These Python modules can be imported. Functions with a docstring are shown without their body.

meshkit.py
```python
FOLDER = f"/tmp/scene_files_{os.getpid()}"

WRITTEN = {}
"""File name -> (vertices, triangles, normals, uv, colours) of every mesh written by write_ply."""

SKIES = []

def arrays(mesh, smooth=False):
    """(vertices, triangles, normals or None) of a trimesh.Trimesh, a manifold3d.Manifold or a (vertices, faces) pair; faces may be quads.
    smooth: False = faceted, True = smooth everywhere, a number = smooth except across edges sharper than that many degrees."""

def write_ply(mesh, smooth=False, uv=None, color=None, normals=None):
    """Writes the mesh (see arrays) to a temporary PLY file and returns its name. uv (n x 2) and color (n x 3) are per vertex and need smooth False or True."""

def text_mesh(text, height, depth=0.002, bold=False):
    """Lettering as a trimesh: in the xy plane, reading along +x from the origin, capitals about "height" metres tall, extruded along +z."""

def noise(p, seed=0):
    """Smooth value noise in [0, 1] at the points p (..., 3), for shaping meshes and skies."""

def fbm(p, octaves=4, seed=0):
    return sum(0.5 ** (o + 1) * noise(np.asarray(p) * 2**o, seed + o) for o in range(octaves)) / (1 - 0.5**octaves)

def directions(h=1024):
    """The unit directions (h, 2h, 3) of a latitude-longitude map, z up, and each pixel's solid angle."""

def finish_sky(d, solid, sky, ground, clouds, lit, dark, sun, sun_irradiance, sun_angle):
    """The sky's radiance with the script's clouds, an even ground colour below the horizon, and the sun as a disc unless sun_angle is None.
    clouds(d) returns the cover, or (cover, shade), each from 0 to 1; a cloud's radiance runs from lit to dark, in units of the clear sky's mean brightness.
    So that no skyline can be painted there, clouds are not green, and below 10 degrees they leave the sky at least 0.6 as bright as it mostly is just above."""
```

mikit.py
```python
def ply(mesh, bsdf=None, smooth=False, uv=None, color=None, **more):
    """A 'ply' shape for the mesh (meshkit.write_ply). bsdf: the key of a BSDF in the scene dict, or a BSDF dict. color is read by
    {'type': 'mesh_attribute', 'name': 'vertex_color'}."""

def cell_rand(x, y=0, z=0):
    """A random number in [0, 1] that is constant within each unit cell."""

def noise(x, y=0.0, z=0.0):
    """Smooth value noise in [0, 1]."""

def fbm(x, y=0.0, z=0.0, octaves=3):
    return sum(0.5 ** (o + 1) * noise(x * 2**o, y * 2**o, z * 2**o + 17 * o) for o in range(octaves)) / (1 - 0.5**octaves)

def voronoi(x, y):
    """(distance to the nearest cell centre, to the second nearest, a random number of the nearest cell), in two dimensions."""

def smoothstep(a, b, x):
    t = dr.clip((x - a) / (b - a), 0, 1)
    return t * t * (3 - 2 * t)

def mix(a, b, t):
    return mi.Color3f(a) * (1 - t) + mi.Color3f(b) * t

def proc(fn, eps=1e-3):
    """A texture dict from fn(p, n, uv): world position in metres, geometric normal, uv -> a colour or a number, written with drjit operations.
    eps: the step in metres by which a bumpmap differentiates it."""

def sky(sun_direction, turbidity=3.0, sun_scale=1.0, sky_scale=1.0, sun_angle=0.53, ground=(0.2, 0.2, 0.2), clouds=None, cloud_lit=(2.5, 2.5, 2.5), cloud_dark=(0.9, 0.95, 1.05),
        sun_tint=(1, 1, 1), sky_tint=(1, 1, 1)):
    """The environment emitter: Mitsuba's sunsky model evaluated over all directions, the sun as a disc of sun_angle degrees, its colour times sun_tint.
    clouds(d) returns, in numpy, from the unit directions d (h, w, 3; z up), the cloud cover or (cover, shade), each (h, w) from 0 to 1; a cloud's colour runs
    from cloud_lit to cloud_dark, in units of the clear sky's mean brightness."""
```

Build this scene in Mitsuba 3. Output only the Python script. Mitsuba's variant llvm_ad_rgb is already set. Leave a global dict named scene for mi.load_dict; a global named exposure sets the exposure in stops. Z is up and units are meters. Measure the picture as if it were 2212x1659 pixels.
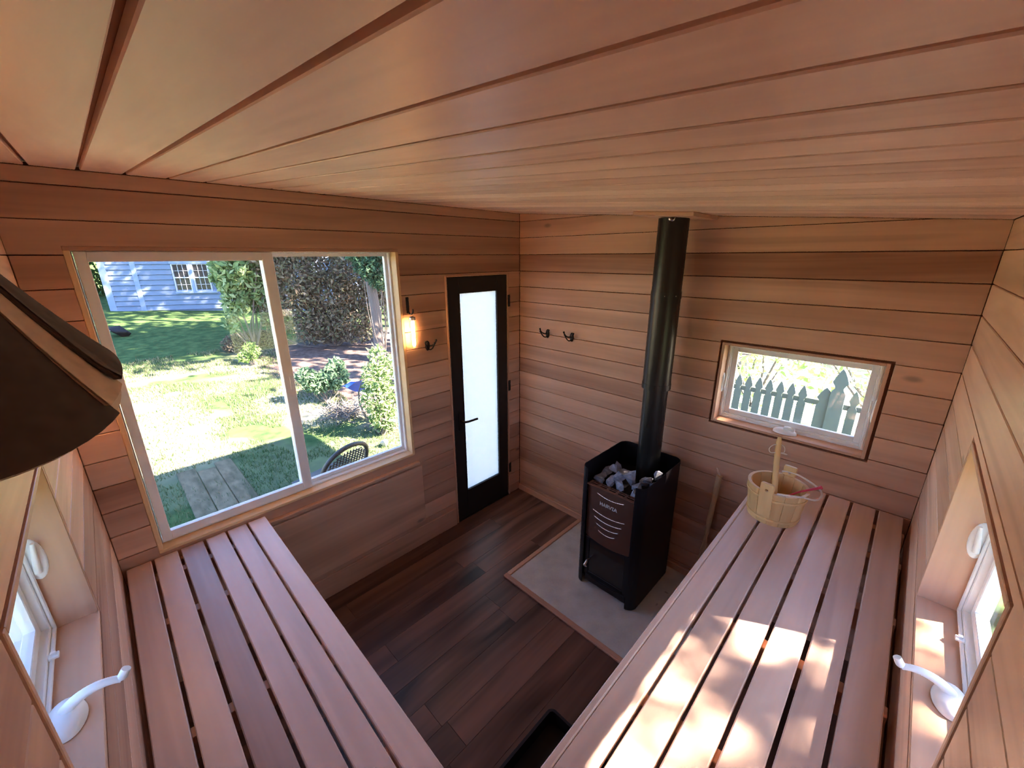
import math, random
import numpy as np
import trimesh
import drjit as dr
import mitsuba as mi
import mikit, meshkit
from mikit import proc, fbm, noise, smoothstep, mix, cell_rand
from shapely.geometry import Polygon, LineString, Point, box as sbox
from shapely.ops import unary_union

T = mi.ScalarTransform4f
scene, labels = {}, {}

# ---------------------------------------------------------------- camera, sky, sun, exposure
CAM = np.array([2.41614, 2.29221, 2.07207])
YAW, PITCH, ROLL, FPX = 3.92053, -0.305455, -0.005114, 874.25
_f = np.array([math.cos(YAW) * math.cos(PITCH), math.sin(YAW) * math.cos(PITCH), math.sin(PITCH)])
_r = np.array([math.sin(YAW), -math.cos(YAW), 0.0])
_u = np.cross(_r, _f)
_up = -math.sin(ROLL) * _r + math.cos(ROLL) * _u
scene['camera'] = {
    'type': 'perspective', 'fov_axis': 'x',
    'fov': 2 * math.degrees(math.atan(1106.0 / FPX)),
    'near_clip': 0.02, 'far_clip': 200.0,
    'to_world': T().look_at(origin=CAM.tolist(), target=(CAM + _f).tolist(), up=_up.tolist()),
}
SUN = np.array([-0.55, 1.0, 0.92]); SUN = SUN / np.linalg.norm(SUN)
scene['sky'] = mikit.sky(SUN, turbidity=3.0, sun_scale=1.7, sky_scale=1.0, sun_tint=(1.0, 0.94, 0.98), sky_tint=(1.0, 0.97, 1.08), ground=(0.06, 0.07, 0.05))
LAMP_POWER = 3.2
exposure = 5.0

# ---------------------------------------------------------------- room numbers (metres; x along the left wall, y along the right wall)
LA, LB = 2.596, 2.485
ZC, SL = 2.382, -0.0767          # ceiling height at y=0 and its slope along y
HB, HL = 0.907, 0.732            # tops of the two benches
rng = np.random.default_rng(7)
def zc(y): return ZC + SL * y

# ---------------------------------------------------------------- materials
def wood_fn(axis, dark, light, grain=55.0, streak=14.0, knots=False, amp=(0.20, 0.26, 0.14), along=0.7):
    dark, light = mi.Color3f(dark), mi.Color3f(light)
    o = [i for i in range(3) if i != axis]
    def fn(p, n, uv):
        s = uv.y * 57.0
        a, b, c = p[axis] + s, p[o[0]] + s * 0.37, p[o[1]] + s * 0.71
        wob = 0.04 * noise(a * 2.3, b * 3, c * 3)
        g = fbm(a * 1.6, (b + wob) * grain, (c + wob) * grain)
        st = noise(a * along, (b + wob * 2) * streak, (c + wob * 2) * streak)
        sm = fbm(a * 3.0, b * 9.0, c * 9.0)
        t = uv.x + amp[0] * (g - 0.5) + amp[1] * (st - 0.5) + amp[2] * (sm - 0.5)
        dk = smoothstep(0.74, 0.9, noise(a * 0.9 + 31, (b + wob) * 24, (c + wob) * 24))
        t = dr.clip(t - 0.13 * dk, 0.0, 1.0)
        col = mi.Color3f(dark) * (1 - t) + mi.Color3f(light) * t
        hue = noise(a * 0.4 + 7, b * 4, c * 4) - 0.5
        col = col * mi.Color3f(1.0, 1.0 + 0.05 * hue, 1.0 + 0.10 * hue)
        if knots:
            kx, ky, kr = mikit.voronoi(a * 2.2, (b + c) * 5.0)
            k = smoothstep(0.10, 0.02, kx) * dr.select(kr > 0.93, 0.4, 0.0)
            col = col * (1 - k)
        return col
    return proc(fn)

def principled(base, rough=0.5, spec=0.4, **k):
    if isinstance(base, (tuple, list)): base = {'type': 'rgb', 'value': list(base)}
    d = {'type': 'principled', 'base_color': base, 'roughness': rough, 'specular': spec, **k}
    return {'type': 'twosided', 'b': d}
CED_D, CED_L = (0.30, 0.145, 0.088), (0.79, 0.51, 0.355)
for nm, ax in (('x', 0), ('y', 1), ('z', 2)):
    scene['m_cedar_' + nm] = principled(wood_fn(ax, CED_D, CED_L, streak=11.0, knots=(nm != 'z'), amp=(0.20, 0.50, 0.14), along=0.45), 0.42, 0.4)
for nm, ax in (('x', 0), ('y', 1)):
    scene['m_slat_' + nm] = principled(wood_fn(ax, (0.30, 0.20, 0.175), (0.86, 0.67, 0.58)), 0.38, 0.5)
scene['m_ceiling_y'] = principled(wood_fn(1, (0.38, 0.21, 0.15), (0.87, 0.64, 0.51)), 0.42, 0.4)
scene['m_pine'] = principled(wood_fn(2, (0.45, 0.24, 0.09), (0.80, 0.56, 0.27), 70, 30), 0.5, 0.3)
scene['m_pine_x'] = principled(wood_fn(0, (0.55, 0.33, 0.15), (0.84, 0.62, 0.36), 60, 18), 0.5, 0.3)
scene['m_floor'] = principled(wood_fn(0, (0.030, 0.015, 0.011), (0.25, 0.135, 0.095), 42, 16, amp=(0.45, 0.75, 0.2), along=1.3), 0.36, 0.4)
scene['m_backing'] = principled((0.16, 0.062, 0.034), 0.8, 0.1)
scene['m_tongue'] = principled((0.36, 0.16, 0.09), 0.8, 0.1)
def concrete_fn(p, n, uv):
    g = fbm(p.x * 14, p.y * 14, p.z * 14, 4)
    f = noise(p.x * 160, p.y * 160)
    sp = smoothstep(0.90, 0.97, noise(p.x * 24 + 3, p.y * 28 + 9)) * smoothstep(0.45, 0.7, noise(p.x * 3.1, p.y * 3.3 + 2))
    c = mix((0.42, 0.42, 0.39), (0.62, 0.62, 0.58), dr.clip(0.5 + 1.2 * (g - 0.5) + 0.15 * (f - 0.5), 0, 1))
    return c * (1 - 0.45 * sp)
scene['m_concrete'] = principled(proc(concrete_fn), 0.75, 0.25)
scene['m_vinyl'] = principled((0.80, 0.81, 0.82), 0.35, 0.4)
scene['m_crank'] = principled((0.82, 0.83, 0.84), 0.3, 0.5)
scene['m_door'] = principled((0.012, 0.012, 0.013), 0.45, 0.4)
scene['m_black'] = principled((0.010, 0.009, 0.009), 0.4, 0.35)
scene['m_pipe'] = principled((0.008, 0.009, 0.009), 0.34, 0.5)
scene['m_stove'] = principled((0.006, 0.006, 0.009), 0.42, 0.35)
scene['m_bronze'] = principled((0.16, 0.085, 0.06), 0.38, 0.5, metallic=0.55)
scene['m_slot'] = {'type': 'twosided', 'b': {'type': 'roughconductor', 'material': 'Al', 'alpha': 0.2}}
scene['m_letter'] = principled((0.62, 0.58, 0.56), 0.5, 0.5)
scene['m_steel'] = {'type': 'twosided', 'b': {'type': 'roughconductor', 'material': 'Cr', 'alpha': 0.15}}
scene['m_stoveglass'] = principled((0.006, 0.006, 0.007), 0.08, 0.6)
scene['m_pane'] = {'type': 'thindielectric', 'int_ior': 1.5}
scene['m_frost'] = {'type': 'principledthin', 'base_color': {'type': 'rgb', 'value': [0.9, 0.9, 0.86]}, 'roughness': 0.5, 'diff_trans': 1.5, 'spec_trans': 0.0}
def stone_fn(p, n, uv):
    g = fbm(p.x * 60, p.y * 60, p.z * 60, 4)
    v = noise(p.x * 18 + 5, p.y * 18, p.z * 18)
    return mix((0.10, 0.125, 0.175), (0.34, 0.40, 0.52), dr.clip(0.5 + 1.1 * (g - 0.5) + 0.5 * (v - 0.5), 0, 1))
scene['m_stone'] = principled(proc(stone_fn), 0.8, 0.2)
def felt_fn(c):
    c = mi.Color3f(c)
    def fn(p, n, uv):
        return mi.Color3f(c) * (0.8 + 0.4 * fbm(p.x * 130, p.y * 130, p.z * 130))
    return proc(fn)
scene['m_felt_dark'] = principled(felt_fn((0.10, 0.088, 0.082)), 0.95, 0.05, sheen=0.5)
scene['m_felt_tan'] = principled(felt_fn((0.66, 0.54, 0.42)), 0.95, 0.05, sheen=0.4)
scene['m_felt_pale'] = principled((0.72, 0.66, 0.58), 0.95, 0.05)
scene['m_rope'] = principled((0.66, 0.58, 0.50), 0.9, 0.1)
scene['m_bamboo'] = principled((0.56, 0.38, 0.22), 0.6, 0.3)
scene['m_red'] = principled((0.62, 0.05, 0.09), 0.4, 0.4)
scene['m_rubber'] = principled((0.012, 0.012, 0.015), 0.5, 0.3)
scene['m_vc'] = {'type': 'twosided', 'b': {'type': 'diffuse', 'reflectance': {'type': 'mesh_attribute', 'name': 'vertex_color'}}}
scene['m_leaf'] = {'type': 'principledthin', 'base_color': {'type': 'mesh_attribute', 'name': 'vertex_color'}, 'roughness': 0.45, 'diff_trans': 0.7, 'spec_trans': 0.0}
scene['m_tube'] = {'type': 'thindielectric', 'int_ior': 1.45}
scene['m_siding'] = principled((0.17, 0.225, 0.34), 0.6, 0.2)
scene['m_housetrim'] = principled((0.24, 0.31, 0.46), 0.6, 0.2)
scene['m_muntin'] = principled((0.50, 0.53, 0.60), 0.5, 0.2)
scene['m_roof'] = principled((0.05, 0.05, 0.055), 0.9, 0.1)
scene['m_dark_glass'] = principled((0.03, 0.035, 0.045), 0.05, 0.5)
scene['m_fence'] = principled((0.15, 0.19, 0.185), 0.85, 0.1)
scene['m_tarp'] = principled((0.03, 0.09, 0.45), 0.5, 0.3)
scene['m_bark'] = principled((0.17, 0.155, 0.15), 0.9, 0.1)
scene['m_chair'] = principled((0.10, 0.095, 0.09), 0.45, 0.4)
scene['m_bag'] = principled((0.010, 0.010, 0.012), 0.6, 0.3)
scene['m_lightstone'] = principled((0.42, 0.42, 0.42), 0.8, 0.2)
scene['m_siding_out'] = principled((0.25, 0.2, 0.16), 0.8, 0.1)
def ground_fn(p, n, uv):
    g = fbm(p.x * 9, p.y * 9, 0, 4)
    w = fbm(p.x * 0.9 + 4, p.y * 0.9, 0, 3)
    c = mix((0.035, 0.080, 0.035), (0.10, 0.17, 0.065), dr.clip(0.5 + 1.4 * (g - 0.5), 0, 1))
    dry = smoothstep(0.36, 0.52, w) * 0.85 * smoothstep(-8.6, -7.0, p.y) * (0.25 + 0.75 * smoothstep(-3.0, -3.9, p.y))
    c = c * (1 - dry) + mi.Color3f(0.40, 0.38, 0.28) * dry
    d2 = smoothstep(-3.1, -3.8, p.x) * smoothstep(-1.5, -0.5, p.y) * 0.85
    c = c * (1 - d2) + mi.Color3f(0.55, 0.53, 0.44) * d2
    # bare soil on the shrub side and a worn track to the wall
    soil = smoothstep(0.25, -0.35, p.x + 0.10 * (p.y + 4) + 0.7 * (fbm(p.x * 2, p.y * 2) - 0.5)) * smoothstep(-9.5, -8.0, p.y) * smoothstep(0.2, -0.6, p.y)
    s = mix((0.10, 0.080, 0.078), (0.21, 0.17, 0.16), dr.clip(0.5 + 1.6 * (fbm(p.x * 14, p.y * 14, 3, 4) - 0.5), 0, 1))
    return c * (1 - soil) + s * soil
scene['m_ground'] = {'type': 'twosided', 'b': {'type': 'diffuse', 'reflectance': proc(ground_fn)}}
def track_fn(p, n, uv):
    g = fbm(p.x * 20, p.y * 8, 0, 4)
    return mix((0.12, 0.115, 0.075), (0.24, 0.21, 0.14), dr.clip(0.5 + 1.6 * (g - 0.5), 0, 1))
scene['m_track'] = {'type': 'twosided', 'b': {'type': 'diffuse', 'reflectance': proc(track_fn)}}

# ---------------------------------------------------------------- helpers
def numbered(key):
    """key, or key_001, key_002 ... if it is taken"""
    if key not in scene and key not in labels and not any(k.startswith(key + '__') for k in scene): return key
    i = 1
    while True:
        k = '%s_%03d' % (key, i)
        if k not in scene and k not in labels and not any(q.startswith(k + '__') for q in scene): return k
        i += 1
def tag(key, label=None, cat=None, group=None, kind=None):
    d = labels.setdefault(key, {})
    for a, b in (('label', label), ('category', cat), ('group', group), ('kind', kind)):
        if b: d[a] = b
    return key
def obj(name, mesh, bsdf, parent=None, smooth=False, uv=None, color=None, **more):
    key = numbered(parent + '__' + name if parent else name)
    scene[key] = mikit.ply(mesh, bsdf, smooth=smooth, uv=uv, color=color, **more)
    return key
def thing(name, label, cat, group=None, kind=None):
    key = numbered(name)
    return tag(key, label, cat, group, kind)
def cbox(x0, x1, y0, y1, z0, z1, ch=0.002):
    x0, x1 = min(x0, x1), max(x0, x1); y0, y1 = min(y0, y1), max(y0, y1); z0, z1 = min(z0, z1), max(z0, z1)
    ch = min(ch, 0.45 * min(x1 - x0, y1 - y0, z1 - z0))
    if ch <= 0:
        m = trimesh.creation.box(extents=(x1 - x0, y1 - y0, z1 - z0)); m.apply_translation(((x0 + x1) / 2, (y0 + y1) / 2, (z0 + z1) / 2)); return m
    P = []
    for sx in (0, 1):
        for sy in (0, 1):
            for sz in (0, 1):
                c = [(x0, x1)[sx], (y0, y1)[sy], (z0, z1)[sz]]
                d = [ch if s == 0 else -ch for s in (sx, sy, sz)]
                for k in range(3):
                    q = [c[i] + (0 if i == k else d[i]) for i in range(3)]
                    P.append(q)
    return trimesh.Trimesh(np.array(P)).convex_hull
def cat(*ms): return trimesh.util.concatenate([m for m in ms])
def wood(name, mesh, parent=None, axis='x', tone=None, pal='m_cedar_', smooth=False):
    tone = float(rng.normal(0.56, 0.13)) if tone is None else tone
    uv = np.tile([np.clip(tone, 0.1, 0.95), rng.random()], (len(mesh.vertices), 1))
    return obj(name, mesh, pal + axis if pal.endswith('_') else pal, parent, smooth=smooth, uv=uv)
def tube(pts, r, sides=10, cap=True):
    p = np.asarray(pts, float); r = np.broadcast_to(r, (len(p),))
    t = np.gradient(p, axis=0); t /= np.linalg.norm(t, axis=1, keepdims=True) + 1e-12
    n = np.cross(t[0], [0, 0, 1.0] if abs(t[0, 2]) < 0.9 else [1.0, 0, 0]); n /= np.linalg.norm(n)
    V = []
    for i in range(len(p)):
        n = n - t[i] * (n @ t[i]); n /= np.linalg.norm(n); b = np.cross(t[i], n)
        a = np.arange(sides) * 2 * np.pi / sides
        V.append(p[i] + r[i] * (np.cos(a)[:, None] * n + np.sin(a)[:, None] * b))
    V = np.vstack(V); F = []
    for i in range(len(p) - 1):
        for j in range(sides):
            a, b = i * sides + j, i * sides + (j + 1) % sides
            F += [[a, b, b + sides], [a, b + sides, a + sides]]
    if cap:
        c0, c1 = len(V), len(V) + 1; V = np.vstack([V, p[0], p[-1]]); L = (len(p) - 1) * sides
        for j in range(sides):
            F += [[c0, (j + 1) % sides, j], [c1, L + j, L + (j + 1) % sides]]
    return trimesh.Trimesh(V, F, process=False)
def spline(pts, n=24):
    from scipy.interpolate import CubicSpline
    p = np.asarray(pts, float); d = np.r_[0, np.cumsum(np.linalg.norm(np.diff(p, axis=0), axis=1))]
    return CubicSpline(d, p)(np.linspace(0, d[-1], n))
def lathe(prof, n=48):
    """prof: (r, z) pairs; closed profiles give solid rings"""
    prof = np.asarray(prof, float); a = np.arange(n) * 2 * np.pi / n
    V = np.stack([prof[None, :, 0] * np.cos(a)[:, None], prof[None, :, 0] * np.sin(a)[:, None], np.repeat(prof[None, :, 1], n, 0)], -1).reshape(-1, 3)
    m, F = len(prof), []
    for i in range(n):
        for j in range(m - 1):
            a0, b0 = i * m + j, ((i + 1) % n) * m + j
            F += [[a0, b0, b0 + 1], [a0, b0 + 1, a0 + 1]]
    return trimesh.Trimesh(V, F, process=False)
def ring_boxes(u0, u1, v0, v1, wl, wr, wb, wt, mapf, d0, d1, ch=0.002):
    """a rectangular frame from four bars"""
    bars = [(u0, u0 + wl, v0, v1), (u1 - wr, u1, v0, v1), (u0 + wl, u1 - wr, v0, v0 + wb), (u0 + wl, u1 - wr, v1 - wt, v1)]
    return cat(*[mapf(a, b, c, d, d0, d1, ch) for a, b, c, d in bars if b - a > 1e-5 and d - c > 1e-5])
# the four walls: (along, up, outward depth) -> world box
def map_left(u0, u1, v0, v1, d0, d1, ch=0.002): return cbox(u0, u1, -d1, -d0, v0, v1, ch)
def map_right(u0, u1, v0, v1, d0, d1, ch=0.002): return cbox(-d1, -d0, u0, u1, v0, v1, ch)
def map_nl(u0, u1, v0, v1, d0, d1, ch=0.002): return cbox(LA + d0, LA + d1, u0, u1, v0, v1, ch)
def map_nr(u0, u1, v0, v1, d0, d1, ch=0.002): return cbox(u0, u1, LB + d0, LB + d1, v0, v1, ch)
PT = {map_left: lambda u, v, d: (u, -d, v), map_right: lambda u, v, d: (-d, u, v), map_nl: lambda u, v, d: (LA + d, u, v), map_nr: lambda u, v, d: (u, LB + d, v)}
def extrude_on(mapf, poly, d0, d1):
    m = trimesh.creation.extrude_polygon(poly, d1 - d0, engine='earcut'); v = np.array(m.vertices)
    w = np.array([PT[mapf](a, b, d0 + c) for a, b, c in v])
    m = trimesh.Trimesh(w, m.faces, process=False)
    if m.volume < 0: m.invert()
    return m

# ---------------------------------------------------------------- setting: shell, walls with boards, ceiling, floor
WIN1 = (1.070, 2.460, 0.744, 2.117); DOOR = (0.130, 0.735, -0.03, 1.952)
WIN2 = (1.566, 2.271, 1.137, 1.609); WIN3 = (0.838, 1.527, 1.127, 1.602); WIN4 = (0.783, 1.562, 1.033, 1.572)
WT = 0.135
COURSES = [2.325, 2.207, 2.085, 1.962, 1.842, 1.725, 1.608, 1.490, 1.378, 1.260, 1.143, 1.024, 0.905, 0.787, 0.668, 0.549, 0.430, 0.311, 0.192, 0.073, 0.0]
def build_wall(key, label, mapf, u0, u1, holes, axis, top, gap, tones=None, e0=0.13, e1=0.13):
    """sheathing with openings, then boards; holes: (u0,u1,v0,v1), boards keep `gap` off each"""
    us = sorted({u0 - e0, u1 + e1, *[h[0] for h in holes], *[h[1] for h in holes]})
    vs = sorted({-0.12, 2.45, *[h[2] for h in holes], *[h[3] for h in holes]})
    parts = []
    full = sbox(u0 - e0, -0.12, u1 + e1, 2.45)
    tp = Polygon([(u0 - e0, -1), (u1 + e1, -1), (u1 + e1, top(u1 + e1) + 0.012), (u0 - e0, top(u0 - e0) + 0.012)])
    sh = full.intersection(tp)
    for h in holes: sh = sh.difference(sbox(h[0], h[2] - (0.2 if h[2] < 0 else 0), h[1], h[3]))
    for g in getattr(sh, 'geoms', [sh]): parts.append(extrude_on(mapf, g, 0.0155, WT))
    tag(key, label, 'wall', kind='structure')
    obj('sheathing', cat(*parts), 'm_backing', key)
    clip = Polygon([(u0, -1), (u1, -1), (u1, top(u1) - 0.001), (u0, top(u0) - 0.001)])
    zs = [2.45] + COURSES
    for k in range(len(zs) - 1):
        z1, z0 = zs[k], zs[k + 1]
        if z1 - z0 < 0.02: continue
        b = sbox(u0 + 0.001, z0 + 0.0016, u1 - 0.001, z1 - 0.0016)
        c = b.intersection(clip)
        for h, g in zip(holes, gap): c = c.difference(sbox(h[0] - g, h[2] - g, h[1] + g, h[3] + g))
        base = (tones or {}).get(k)
        for g in getattr(c, 'geoms', [c]):
            if g.is_empty or g.area < 2e-4: continue
            mn = g.bounds
            t = base if base is not None else float(np.clip(rng.normal(0.56, 0.15), 0.2, 0.88))
            t += float(rng.normal(0, 0.04))
            if abs(g.area - (mn[2] - mn[0]) * (mn[3] - mn[1])) < 1e-7: m = mapf(mn[0], mn[2], mn[1], mn[3], 0.0, 0.0145, 0.0022)
            else: m = extrude_on(mapf, g, 0.0, 0.0145)
            wood('board', m, key, axis, t)
flat_top = lambda y: (lambda u: zc(y))
build_wall('wall_left', 'cedar board wall with the large sliding window and the frosted door', map_left, 0, LA, [WIN1, DOOR], 'x', lambda u: zc(0.0), [0.0, 0.0],
           {0: .50, 1: .46, 2: .42, 3: .30, 5: .44, 6: .58, 8: .64, 11: .34, 12: .5, 15: .38, 16: .42, 17: .36}, e0=WT, e1=0.016)
build_wall('wall_right', 'cedar board wall behind the wood stove with a small window', map_right, 0, LB, [WIN2], 'y', zc, [0.012],
           {0: .6, 1: .62, 2: .66, 3: .30, 4: .55, 5: .68, 6: .62, 7: .66, 8: .60, 9: .58, 11: .62, 14: .6}, e0=0.016, e1=WT)
build_wall('wall_near_left', 'cedar board wall beside the lower bench with a crank window', map_nl, 0, LB, [WIN3], 'y', zc, [0.012], {3: .72, 4: .7, 9: .72}, e0=WT, e1=0.016)
build_wall('wall_near_right', 'cedar board wall beside the sunlit upper bench with a crank window', map_nr, 0, LA, [WIN4], 'x', lambda u: zc(LB), [0.012], {2: .66, 3: .7, 4: .66, 5: .72, 6: .6, 7: .75}, e0=0.016, e1=WT)

# ceiling: roof slab + boards running along y, each following the slope
def slope(m, base=0.0):
    v = np.array(m.vertices); v[:, 2] += SL * v[:, 1]; m = trimesh.Trimesh(v, m.faces, process=False); return m
tag('ceiling', 'sloping ceiling of wide cedar boards with open joints', 'ceiling', kind='structure')
obj('roof_deck', slope(cbox(-0.95, LA + 0.35, -0.40, LB + 0.24, ZC + 0.0185, ZC + 0.16, 0)), 'm_tongue', 'ceiling')
SEAMS = [2.594, 2.4805, 2.3555, 2.229, 2.098, 1.972, 1.842, 1.714, 1.590, 1.470, 1.354, 1.236, 1.110, 0.985, 0.862, 0.735, 0.612, 0.488, 0.364, 0.24, 0.116, 0.002]
ctones = [.66, .68, .76, .74, .72, .66, .60, .68, .70, .50, .56, .80, .68, .52, .66, .78, .58, .66, .72, .58, .66]
for i in range(len(SEAMS) - 1):
    a, b = SEAMS[i + 1] + 0.0055, SEAMS[i] - 0.0055
    m = slope(cbox(a, b, 0.001, LB - 0.001, ZC, ZC + 0.017, 0.002))
    wood('board', m, 'ceiling', 'y', ctones[i] + rng.normal(0, 0.02), 'm_ceiling_')

# floor: slab and planks along x
tag('floor', 'dark brown plank floor', 'floor', kind='structure')
obj('subfloor', cbox(-WT, LA + WT, -WT, LB + WT, -0.12, -0.0105, 0), 'm_backing', 'floor')
y, row = 0.0, 0
while y < LB - 0.01:
    y1 = min(y + 0.142, LB)
    x = -rng.random() * 0.9
    while x < LA:
        L = 1.22; a, b = max(x, 0.0), min(x + L, LA)
        if b - a > 0.02:
            wood('plank', cbox(a + 0.0006, b - 0.0006, y + 0.0006, y1 - 0.0003, -0.0105, 0.0, 0.0006), 'floor', tone=float(rng.normal(0.44, 0.10)), pal='m_floor')
        x += L
    y = y1; row += 1
def struct_board(key, label, mesh, axis, tone, catg='trim'):
    k = wood(key, mesh, None, axis, tone); tag(k, label, catg, kind='structure'); return k
struct_board('baseboard_left', 'cedar baseboard along the floor under the large window', cbox(0.745, LA - 0.001, 0.0, 0.014, 0.0, 0.152, 0.003), 'x', .44, 'baseboard')
struct_board('baseboard_right', 'low cedar baseboard behind the wood stove', cbox(0.0, 0.016, 0.002, LB - 0.001, 0.0, 0.052, 0.003), 'y', .66, 'baseboard')

# ---------------------------------------------------------------- window 1: sliding window
w = tag('window_1', 'large sliding window looking onto the sunny lawn', 'window', kind='structure')
u0, u1, v0, v1 = WIN1
lin = ring_boxes(u0, u1, v0, v1, 0.018, 0.018, 0.016, 0.016, map_left, -0.001, 0.062, 0.0015)
for nm, bx_ in (('side_lining', (u0, u0 + .018, v0 + .016, v1 - .016)), ('side_lining', (u1 - .018, u1, v0 + .016, v1 - .016))):
    wood(nm, map_left(*bx_, -0.002, 0.062, .002), w, tone=.62, pal='m_pine_x')
wood('sill', map_left(u0, u1, v0, v0 + .016, -0.004, 0.062, .003), w, tone=.66, pal='m_pine_x')
wood('head_lining', map_left(u0, u1, v1 - .016, v1, -0.002, 0.062, .002), w, 'x', tone=.35)
obj('frame', ring_boxes(u0, u1, v0, v1, .028, .022, .026, .022, map_left, 0.0625, 0.125), 'm_vinyl', w)
sl_ = (1.742, 2.436, 0.768, 2.099)
s = obj('sash', ring_boxes(*sl_, .050, .036, .044, .040, map_left, 0.050, 0.082), 'm_vinyl', w)
def pane(u0, u1, v0, v1, d, mapf, parent, name='pane', bsdf='m_pane'):
    P = np.array([PT[mapf](a, b, d) for a, b in ((u0, v0), (u1, v0), (u1, v1), (u0, v1))])
    return obj(name, trimesh.Trimesh(P, [[0, 1, 2], [0, 2, 3]], process=False), bsdf, parent)
pane(1.790, 2.402, 0.81, 2.061, 0.066, map_left, w)
obj('fixed_sash', ring_boxes(1.093, 1.79, 0.771, 2.094, .020, .040, .022, .018, map_left, 0.090, 0.118), 'm_vinyl', w)
pane(1.110, 1.752, 0.79, 2.078, 0.104, map_left, w)
obj('latch', map_left(1.752, 1.768, 1.38, 1.46, 0.040, 0.050, .003), 'm_vinyl', w)

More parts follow.
